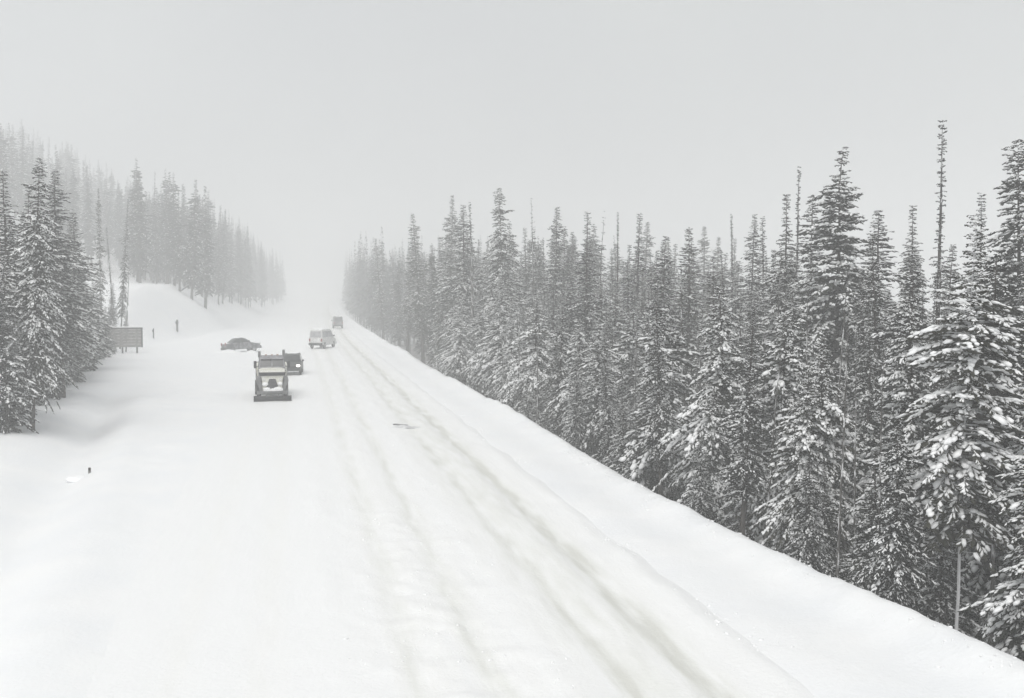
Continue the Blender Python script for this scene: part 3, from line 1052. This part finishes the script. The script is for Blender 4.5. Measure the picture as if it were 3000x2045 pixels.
def car(name, loc, rz, body, house, hw, roof_w, pm, label, cat, wr=.34, wy=(-1.35, 1.4), roll=(0, 0), snowcap=.06, glass='glass', tall=1.0):
    """body / house: side outlines (y,z), nose at -y. Windows, lamps, bumpers, wheels, mirrors, snow on the roof"""
    root = empty(name, loc, rz, (1, 1, tall))
    root.rotation_euler = (roll[0], roll[1], rz)
    bm = bmesh.new(); side_extrude(bm, body, hw, hw * .97, bev=.06)
    bo = bm_obj('body', bm, pm, root, False)
    bm = bmesh.new(); side_extrude(bm, house, hw * .95, roof_w, bev=.07)
    cab = bm_obj('cabin', bm, pm, root, False)
    ys = [p[0] for p in house]; zs = [p[1] for p in house]
    z0, z1 = min(zs), max(zs)
    wid = lambda z: hw * .95 + (roof_w - hw * .95) * ((z - z0) / (z1 - z0)) ** 1.5
    za, zb = z0 + (z1 - z0) * .16, z0 + (z1 - z0) * .80
    fl = sorted([p for p in house], key=lambda p: p[0])
    # front and rear glass follow the first and last slanted edge of the outline
    def edge_y(z, front):
        side_p = []
        for i in range(len(house)):
            a, b = house[i], house[(i + 1) % len(house)]
            if (a[1] - z) * (b[1] - z) <= 0 and abs(a[1] - b[1]) > 1e-6:
                t = (z - a[1]) / (b[1] - a[1])
                side_p.append(a[0] + t * (b[0] - a[0]))
        return min(side_p) if front else max(side_p)
    for front, nm in ((True, 'windscreen'), (False, 'rear_window')):
        ya, yb = edge_y(za, front), edge_y(zb, front)
        s = -1 if front else 1
        pts = [(-wid(za) * .86, ya, za), (wid(za) * .86, ya, za), (wid(zb) * .84, yb, zb), (-wid(zb) * .84, yb, zb)]
        panel(root, nm, pts, M[glass], th=.014, nrm=(0, s, .2))
    yA0, yA1 = edge_y(za, True) + .16, edge_y(za, False) - .14
    yB0, yB1 = edge_y(zb, True) + .16, edge_y(zb, False) - .14
    cuts = [0, .48, 1] if (yA1 - yA0) < 2.4 else [0, .36, .7, 1]
    for s in (-1, 1):
        for c0, c1 in zip(cuts[:-1], cuts[1:]):
            g = .025
            q = lambda c, ya, yb: ya + (yb - ya) * c
            pts = [(s * wid(za), q(c0, yA0, yA1) + g, za), (s * wid(za), q(c1, yA0, yA1) - g, za),
                   (s * wid(zb), q(c1, yB0, yB1) - g, zb), (s * wid(zb), q(c0, yB0, yB1) + g, zb)]
            panel(root, 'side_window', pts, M[glass], th=.012, nrm=(s, 0, 0))
    by0, by1 = min(p[0] for p in body), max(p[0] for p in body)
    bz = min(p[1] for p in body)
    for yy, nm in ((by0, 'front_bumper'), (by1, 'rear_bumper')):
        b = bmesh.new(); bx(b, -hw * .98, hw * .98, yy - .09, yy + .09, bz + .02, bz + .26, .04); bm_obj(nm, b, M['black'], root)
    for s in (-1, 1):
        b = bmesh.new(); bx(b, s * hw * .72 - .16, s * hw * .72 + .16, by0 - .03, by0 + .1, bz + .38, bz + .54, .03); bm_obj('headlight', b, M['lamp_clear'], root)
        b = bmesh.new(); bx(b, s * hw * .85 - .09, s * hw * .85 + .09, by1 - .1, by1 + .03, bz + .42, bz + .72, .03); bm_obj('tail_light', b, M['lamp_red'], root)
        b = bmesh.new(); bx(b, s * (hw + .10) - .10, s * (hw + .10) + .10, yA0 + .06, yA0 + .2, za, za + .17, .03); bm_obj('wing_mirror', b, M['black'], root)
        for y in wy:
            wheel(root, s * (hw - .10), y, wr, .22)
    b = bmesh.new(); bx(b, -hw * .6, hw * .6, by0 - .02, by0 + .05, bz + .3, bz + .44, .02); bm_obj('grille', b, M['black'], root)
    # snow lying on the roof
    yr0 = edge_y(z1 - .03, True) + .18; yr1 = edge_y(z1 - .03, False) - .12
    nx, ny = 8, 12
    X = np.linspace(-roof_w * .86, roof_w * .86, nx); Y = np.linspace(yr0, yr1, ny)
    XX, YY = np.meshgrid(X, Y)
    e = np.minimum(1, 5 * (1 - np.abs(XX) / (roof_w * .861))) * np.minimum(1, 6 * np.minimum((YY - yr0), (yr1 - YY)) / (yr1 - yr0) + .02)
    ZZ = z1 - .02 + e * snowcap * (1 + .5 * fbm(XX * 2, YY * 2, 3, 2))
    Vv = np.stack([XX, YY, ZZ], -1).reshape(-1, 3)
    ii = np.arange(ny - 1)[:, None] * nx + np.arange(nx - 1)[None]
    Ff = np.stack([ii, ii + 1, ii + nx + 1, ii + nx], -1).reshape(-1, 4)
    link(bpy.data.objects.new('roof_snow', mesh_np('roof_snow', Vv, Ff, M['load'], True)), root)
    tag(root, label, cat)
    return root


SEDAN_BODY = [(-2.2, .32), (-2.25, .58), (-2.1, .78), (-1.05, .95), (1.5, .98), (2.2, .92), (2.28, .62), (2.2, .34)]
SEDAN_HOUSE = [(-1.15, .90), (-.38, 1.36), (.1, 1.46), (.85, 1.44), (1.75, .92)]
VAN_BODY = [(-2.35, .36), (-2.42, .66), (-2.25, .98), (-1.5, 1.14), (2.3, 1.16), (2.42, .7), (2.38, .38)]
VAN_HOUSE = [(-1.72, 1.06), (-.95, 1.86), (-.4, 2.02), (2.1, 2.02), (2.26, 1.9), (2.34, 1.08)]
SUV_BODY = [(-2.2, .42), (-2.26, .7), (-2.12, 1.0), (-1.1, 1.12), (2.1, 1.14), (2.22, .8), (2.18, .44)]
SUV_HOUSE = [(-1.2, 1.05), (-.45, 1.72), (0, 1.84), (1.85, 1.82), (2.14, 1.08)]

carx, cary = -6.9, 141.5
car('parked_car', (carx, cary, gz(carx, cary) - .10), R(112), SEDAN_BODY, SEDAN_HOUSE, .88, .66, M['car_dark'],
    'dark snowed-in car at the left roadside beyond the truck', 'car', roll=(R(-2), R(4)), snowcap=.08, tall=1.28)
def drift(x, y, sx, sy, h, label, seed):
    n = 17
    g = np.linspace(-1, 1, n)
    X, Y = np.meshgrid(g, g)
    rr = np.sqrt(X * X + Y * Y)
    bell = np.clip(1 - rr, 0, 1) ** 1.1
    Z = h * bell * (1 + .7 * fbm(X * 2.3, Y * 2.3, seed, 3)) - .06
    xx, yy = x + X * sx, y + Y * sy
    zz = Z + ground_z(xx, yy)
    V = np.stack([xx - x, yy - y, zz - gz(x, y)], -1).reshape(-1, 3)
    i = np.arange(n - 1)[:, None] * n + np.arange(n - 1)[None]
    F = np.stack([i, i + 1, i + n + 1, i + n], -1).reshape(-1, 4)
    o = link(bpy.data.objects.new('snow_drift', mesh_np('snow_drift', V, F, M['snow'], True)))
    o.location = (x, y, gz(x, y))
    tag(o, label, 'snow drift')


drift(-8.4, 139.6, 2.0, 1.4, .55, 'low snow drift against the left end of the snowed-in dark car', 3)
drift(-5.6, 139.9, 1.5, 1.1, .30, 'small snow drift against the right end of the snowed-in dark car', 9)
car('grey_van', (3.3, 148.5, .0), R(156), VAN_BODY, VAN_HOUSE, .97, .82, M['van_grey'],
    'pale grey van turned slantwise on the snowy road behind the truck', 'van', wr=.36, wy=(-1.5, 1.55), snowcap=.14, glass='rime_glass', tall=1.26)
car('dark_van', (7.6 + float(curve_x(225)), 226.5, -.02), R(181), VAN_BODY, VAN_HOUSE, .97, .84, M['suv_dark'],
    'small dark van driving away up the misty right lane, farthest of the vehicles', 'van', wr=.36, wy=(-1.5, 1.55), snowcap=.08, glass='dull_glass', tall=1.2)


for o in list(bpy.data.objects):
    if o.name == 'parked_car':
        for k, (px, py, pz, a, c, h) in enumerate(((.05, -1.62, .86, .62, .5, .10), (-.05, 1.9, .93, .6, .3, .10))):
            b = bmesh.new(); bmesh.ops.create_icosphere(b, subdivisions=3, radius=1)
            for v in b.verts:
                q = 1 + .15 * math.sin(v.co.x * 5 + k) * math.cos(v.co.y * 4)
                v.co = Vector((px + v.co.x * a * q, py + v.co.y * c * q, pz + v.co.z * h))
            bm_obj('hood_snow' if k == 0 else 'boot_snow', b, M['load'], o, True)

# --- the plough truck coming towards the camera
def plough_truck(loc, rz):
    t = empty('plow_truck', loc, rz)
    tag(t, 'white-nosed snow-caked plow truck coming head-on', 'truck')
    # chassis
    b = bmesh.new(); bx(b, -.45, .45, .2, 7.4, .62, .92, .02); bm_obj('chassis', b, M['black'], t)
    # bonnet: a tapering nose
    b = bmesh.new()
    def ring(y, wb, wt, z0, z1):
        return [(-wb, y, z0), (wb, y, z0), (wb, y, z0 + (z1 - z0) * .55), (wt, y, z1 - .10), (wt * .7, y, z1), (-wt * .7, y, z1), (-wt, y, z1 - .10), (-wb, y, z0 + (z1 - z0) * .55)]
    hull_loft(b, [ring(0, .66, .76, .62, 1.86), ring(.12, .70, .80, .58, 1.94), ring(.9, .78, .86, .6, 2.10), ring(1.75, .86, .92, .7, 2.24)])
    hood = bm_obj('hood', b, M['truck_paint'], t)
    # bug shield across the top of the nose
    b = bmesh.new()
    hull_loft(b, [[(-.86, -.10, 1.78), (.86, -.10, 1.78), (.86, -.06, 1.78), (-.86, -.06, 1.78)],
                  [(-.92, -.14, 2.02), (.92, -.14, 2.02), (.92, -.10, 2.03), (-.92, -.10, 2.03)]])
    bm_obj('bug_shield', b, M['black'], t)
    # grille with bars
    b = bmesh.new()
    hull_loft(b, [[(-.22, -.03, 1.55), (.22, -.03, 1.55), (.44, -.03, .88), (-.44, -.03, .88)],
                  [(-.22, .03, 1.55), (.22, .03, 1.55), (.44, .03, .88), (-.44, .03, .88)]])
    g = bm_obj('grille', b, M['black'], t)
    for k in range(6):
        z = .95 + k * .1; w = .42 - (z - .88) * .32
        b = bmesh.new(); bx(b, -w, w, -.055, -.028, z - .014, z + .014); bm_obj('grille_bar', b, M['steel'], g)
    for s in (-1, 1):
        # mudguard sweeping down and inward
        b = bmesh.new()
        hull_loft(b, [[(s * .80, .0, 1.72), (s * 1.06, .05, 1.66), (s * 1.08, 1.5, 1.66), (s * .80, 1.5, 1.72)],
                      [(s * .80, -.04, 1.45), (s * 1.12, -.02, 1.42), (s * 1.14, 1.55, 1.40), (s * .80, 1.55, 1.45)],
                      [(s * .72, -.05, 1.05), (s * .94, -.03, 1.05), (s * .96, .3, 1.05), (s * .72, .3, 1.05)],
                      [(s * .66, -.05, .62), (s * .82, -.03, .62), (s * .84, .2, .62), (s * .66, .2, .62)]])
        bm_obj('mudguard', b, M['steel'], t)
        b = bmesh.new(); bx(b, s * .56 - .10, s * .56 + .10, -.04, .06, 1.42, 1.60, .03); bm_obj('headlight', b, M['lamp_clear'], t)
        wheel(t, s * .92, .95, .52, .30)
        wheel(t, s * .95, 5.0, .52, .50)
        wheel(t, s * .95, 6.2, .52, .50)
        # mirror on a bracket
        b = bmesh.new(); bx(b, s * 1.16 - .10, s * 1.16 + .10, 1.62, 1.70, 2.20, 2.72, .03)
        mo = bm_obj('wing_mirror', b, M['black'], t)
        b = bmesh.new(); cyl(b, (s * .92, 1.75, 2.66), (s * 1.14, 1.68, 2.60), .02, seg=6); cyl(b, (s * .92, 1.75, 2.3), (s * 1.14, 1.68, 2.32), .02, seg=6)
        bm_obj('mirror_bracket', b, M['black'], mo)
    # bumper
    b = bmesh.new(); bx(b, -1.05, 1.05, -.18, -.05, .50, .72, .04); bm_obj('bumper', b, M['steel'], t)
    # cab
    b = bmesh.new()
    hull_loft(b, [[(-.93, 1.72, 1.1), (.93, 1.72, 1.1), (.95, 3.05, 1.1), (-.95, 3.05, 1.1)],
                  [(-.93, 1.70, 2.24), (.93, 1.70, 2.24), (.95, 3.05, 2.24), (-.95, 3.05, 2.24)],
                  [(-.84, 1.98, 2.86), (.84, 1.98, 2.86), (.88, 3.02, 2.86), (-.88, 3.02, 2.86)],
                  [(-.62, 2.05, 3.08), (.62, 2.05, 3.08), (.74, 2.98, 3.06), (-.74, 2.98, 3.06)]])
    bm_obj('cab', b, M['truck_cab'], t)
    for s in (-1, 1):
        panel(t, 'windscreen', [(s * .05, 1.727, 2.32), (s * .82, 1.727, 2.32), (s * .76, 1.945, 2.80), (s * .05, 1.945, 2.80)], M['glass'], th=.018, nrm=(0, -1, .3))
        panel(t, 'side_window', [(s * .955, 1.95, 2.28), (s * .965, 2.8, 2.28), (s * .885, 2.8, 2.80), (s * .875, 2.12, 2.80)], M['glass'], th=.014, nrm=(s, 0, 0))
        b = bmesh.new(); bx(b, s * .96 - .02, s * .96 + .02, 2.35, 2.5, 1.95, 2.0); bm_obj('door_handle', b, M['black'], t)
    # sun visor, roof lights, stacks
    b = bmesh.new(); hull_loft(b, [[(-.80, 1.80, 2.82), (.80, 1.80, 2.82), (.82, 2.0, 2.90), (-.82, 2.0, 2.90)], [(-.80, 1.80, 2.86), (.80, 1.80, 2.86), (.82, 2.0, 2.94), (-.82, 2.0, 2.94)]])
    bm_obj('sun_visor', b, M['truck_cab'], t)
    for x in (-.4, 0, .4):
        b = bmesh.new(); bx(b, x - .07, x + .07, 2.08, 2.18, 3.07, 3.15, .02); bm_obj('roof_light', b, M['amber'], t)
    for s, z in ((-1, 3.32), (1, 3.42)):
        b = bmesh.new()
        cyl(b, (s * .86, 3.16, 1.3), (s * .86, 3.16, z - .35), .055, seg=10)
        cyl(b, (s * .86, 3.16, z - .42), (s * .86, 3.16, z), .10, seg=10)
        bm_obj('exhaust_stack', b, M['steel'], t)
    # dump box behind the cab
    b = bmesh.new()
    hull_loft(b, [[(-1.0, 3.4, 1.0), (1.0, 3.4, 1.0), (1.0, 7.4, 1.0), (-1.0, 7.4, 1.0)], [(-1.12, 3.35, 2.3), (1.12, 3.35, 2.3), (1.12, 7.5, 2.3), (-1.12, 7.5, 2.3)]])
    db = bm_obj('dump_box', b, M['truck_paint'], t)
    for s in (-1, 1):
        for y in (4.0, 4.9, 5.8, 6.7):
            b = bmesh.new(); bx(b, s * 1.09 - .05, s * 1.09 + .05, y - .05, y + .05, 1.05, 2.28, .01); bm_obj('box_rib', b, M['steel'], db)
    # low front blade: a curved moldboard with cutting edge and push arms
    b = bmesh.new()
    prof = [(-.62, .06), (-.70, .16), (-.72, .30), (-.66, .44)]
    outer = [[(-1.28, y, z) for y, z in prof], [(1.28, y, z) for y, z in prof]]
    vs = [[b.verts.new(p) for p in r] for r in outer]
    back = [[b.verts.new((p[0], p[1] + .06, p[2])) for p in r] for r in outer]
    for i in range(3):
        b.faces.new((vs[0][i], vs[1][i], vs[1][i + 1], vs[0][i + 1]))
        b.faces.new((back[0][i], back[0][i + 1], back[1][i + 1], back[1][i]))
        for k in (0, 1):
            b.faces.new((vs[k][i], vs[k][i + 1], back[k][i + 1], back[k][i]))
    b.faces.new((vs[0][0], back[0][0], back[1][0], vs[1][0])); b.faces.new((vs[0][3], vs[1][3], back[1][3], back[0][3]))
    bl = bm_obj('plow_blade', b, M['black'], t)
    b = bmesh.new(); bx(b, -1.3, 1.3, -.64, -.58, .0, .09); bm_obj('cutting_edge', b, M['steel'], bl)
    for s in (-1, 1):
        b = bmesh.new(); cyl(b, (s * .4, -.6, .28), (s * .4, .25, .62), .05, seg=8); bm_obj('push_arm', b, M['steel'], bl)
    # snow caked over the lower front
    for sx, zz, r in ((-.34, .78, .22), (.05, .72, .2), (.42, .80, .24), (-.5, 1.2, .15), (.52, 1.22, .14)):
        b = bmesh.new(); bmesh.ops.create_icosphere(b, subdivisions=3, radius=1)
        for v in b.verts:
            k = 1 + .2 * math.sin(v.co.x * 6 + sx * 9) * math.cos(v.co.z * 5)
            v.co = Vector((sx + v.co.x * r * 1.35 * k, -.07 + v.co.y * .09, zz + v.co.z * r * .9 * k))
        bm_obj('caked_snow', b, M['load'], t, True)
    return t


plough_truck((-1.75, 78.2, -.03), R(2))
suv = car('following_car', (-.52, 103.2, -.02), R(-3), SUV_BODY, SUV_HOUSE, .93, .66, M['suv_black'],
          'dark high car with bright headlights following close behind the plow truck', 'car', wr=.38, snowcap=.05, tall=1.03)
for c in suv.children:
    if c.name.startswith('headlight'):
        c.data.materials.clear(); c.data.materials.append(M['lit_lamp'])

# ------------------------------------------------------------------ roadside board, posts, marker, debris
def roadside_board():
    x0, x1, y = -24.9, -18.8, 140.5
    zb = gz(-21.5, y)
    t = empty('roadside_board', (-21.8, y, zb), R(0))
    tag(t, 'wide weathered grey board on posts with snow along its top at left', 'sign')
    w = 3.05
    zl, zh = .75, 2.95
    n = 6
    for i in range(n):      # horizontal planks
        a = zl + (zh - zl) * i / n; c = zl + (zh - zl) * (i + 1) / n
        b = bmesh.new(); bx(b, -w, w, -.03 + .008 * (i % 2), .03, a + .012, c - .012, .006); bm_obj('plank', b, M['board'], t)
    for s in (-1, 1):
        b = bmesh.new(); bx(b, s * (w + .06) - .09, s * (w + .06) + .09, -.06, .07, zl - .02, zh + .02, .01); bm_obj('frame_side', b, M['post'], t)
    b = bmesh.new(); bx(b, -w - .16, w + .16, -.09, .09, zh + .02, zh + .20, .01); bm_obj('frame_top', b, M['post'], t)
    for x in (-2.6, -.9, .8, 2.5):
        b = bmesh.new(); bx(b, x - .09, x + .09, .04, .22, -1.2, zh, .01); bm_obj('post', b, M['post'], t)
    b = bmesh.new(); bx(b, -w - .12, w + .12, -.10, .12, zh + .20, zh + .33, .05); bm_obj('snow_cap', b, M['load'], t)


roadside_board()


def snow_stake(x, y, h, r, label):
    z = gz(x, y)
    t = empty('snow_stake', (x, y, z)); tag(t, label, 'post', 'snow stakes on the left bank')
    b = bmesh.new(); cyl(b, (0, 0, -.6), (.02, 0, h), r, r * .85, seg=10); bm_obj('pole', b, M['post'], t)
    b = bmesh.new(); bx(b, -r * 1.35, r * 1.35, -r * 1.3, -r * .6, h * .62, h * .86, .01); bm_obj('reflector', b, M['black'], t)
    b = bmesh.new(); bmesh.ops.create_icosphere(b, subdivisions=2, radius=r * 1.3, matrix=Matrix.Translation((.02, 0, h + .01)) @ Matrix.Diagonal((1, 1, .6, 1))); bm_obj('snow_cap', b, M['load'], t, True)


snow_stake(-18.7, 181, 2.0, .16, 'dark upright stake in the snow right of the roadside board')
snow_stake(-20.6, 167, 1.5, .10, 'faint thin stake between the roadside board and the dark stake')


def delineator(x, y):
    z = gz(x, y)
    t = empty('delineator_post', (x, y, z)); tag(t, 'short dark marker stub poking from the snow on the left verge', 'marker')
    b = bmesh.new(); bx(b, -.055, .055, -.03, .03, -.4, .24, .012); bm_obj('post', b, M['board'], t)
    b = bmesh.new(); bx(b, -.04, .04, -.042, -.03, .12, .22); bm_obj('reflector', b, M['black'], t)
    b = bmesh.new(); bmesh.ops.create_icosphere(b, subdivisions=3, radius=1)
    for v in b.verts:
        k = 1 + .12 * math.sin(v.co.x * 5 + v.co.y * 7)
        v.co = Vector((-.45 + v.co.x * .5 * k, v.co.y * .6, gz(x - .45, y) - z - .03 + v.co.z * .17 * k))
    bm_obj('snow_lump', b, M['load'], t, True)


delineator(-8.8, 49.3)


def road_scrap(x, y):
    t = empty('road_scrap', (x, y, -.01), R(4)); tag(t, 'dark flat scrap with a thin streak of slush lying across the right lanes', 'debris')
    rng = random.Random(4)
    b = bmesh.new()
    pts = [(-.26, -.10), (-.05, -.16), (.2, -.10), (.62, .0), (.25, .10), (-.1, .14), (-.28, .06)]
    hull_loft(b, [[(px, py, .0) for px, py in pts], [(px * .95, py * .8, .12 if px < .15 else .05) for px, py in pts]])
    bm_obj('flap', b, noisy('grey_scrap', (.12, .12, .125), (.34, .34, .35), 5, .8), t)
    b = bmesh.new()
    rings = []
    for i in range(13):
        s = i / 12
        x_ = -1.3 + 2.6 * s; w = .26 * math.sin(math.pi * s) + .01; h = .13 * math.sin(math.pi * s) * rng.uniform(.5, 1.3) + .01
        y_ = -1.15 + .12 * math.sin(s * 4)
        rings.append([(x_, y_ - w, -.02), (x_, y_ - w * .5, h * .8), (x_, y_ + w * .3, h), (x_, y_ + w, -.02)])
    hull_loft(b, rings)
    bm_obj('slush_ridge', b, noisy('grey_slush', (.48, .48, .49), (.74, .74, .75), 6, .7, .4), t, True)


road_scrap(5.55, 62.3)

# ------------------------------------------------------------------ loose clods along the windrows and the berm
def clods():
    rng = np.random.default_rng(8)
    S = Soup()
    P = []
    for n, u0, sd, y0, y1, a, c in ((420, 12.3, .4, 17, 110, .015, .06), (300, 9.7, .3, 17, 90, .015, .06), (220, 3.0, 1.1, 20, 42, .012, .045), (90, 5.0, .25, 20, 70, .012, .045)):
        y = y0 + (y1 - y0) * rng.uniform(0, 1, n) ** 1.4
        keep = vnoise(y * .25, y * 0 + u0, 61) > .42
        y = y[keep]; u = (u0 if u0 < 12 else edge_u(y) - .2) + rng.normal(0, sd, len(y))
        r = rng.uniform(a, c, len(y)) * rng.uniform(.6, 1.0, len(y))
        z = np.where((u > 9.9) | (u < -5), ground_z(u, y), np.maximum(road_z(u, y), ground_z(u, y)))
        P.append(np.stack([u, y, z + r * .05, r], -1))
    P = np.concatenate(P)
    jig = 1 + rng.normal(0, .2, (len(P), len(ICO_V), 1))
    v = ICO_V[None] * jig * (P[:, 3][:, None, None] * np.stack([rng.uniform(.8, 1.5, len(P)), rng.uniform(.8, 1.4, len(P)), rng.uniform(.5, .8, len(P))], -1)[:, None]) + P[:, None, :3]
    S.add(v, ICO_F)
    o = link(bpy.data.objects.new('snow_clods', S.mesh('snow_clods', M['load'])))
    tag(o, 'loose crumbs of snow thrown along the berm and windrows', kind='stuff')


clods()

# ------------------------------------------------------------------ haze: falling snow and mist in the air
zmin, zmax = -9.0, 72.0
b = bmesh.new()
bx(b, -1420, 1420, -120, 1480, zmin, zmax)
hm = bpy.data.materials.new('haze')
hm.use_nodes = True
hn, hl = hm.node_tree.nodes, hm.node_tree.links
hn.clear()
ho = hn.new('ShaderNodeOutputMaterial')
hv = hn.new('ShaderNodeVolumePrincipled')
hv.inputs['Color'].default_value = (.97, .975, .975, 1)
hv.inputs['Density'].default_value = HAZE_DENSITY
hv.inputs['Anisotropy'].default_value = 0.0
hl.new(hv.outputs['Volume'], ho.inputs['Volume'])
haze = bm_obj('haze', b, hm)
tag(haze, 'pale mist and fine falling snow filling the air', kind='stuff')
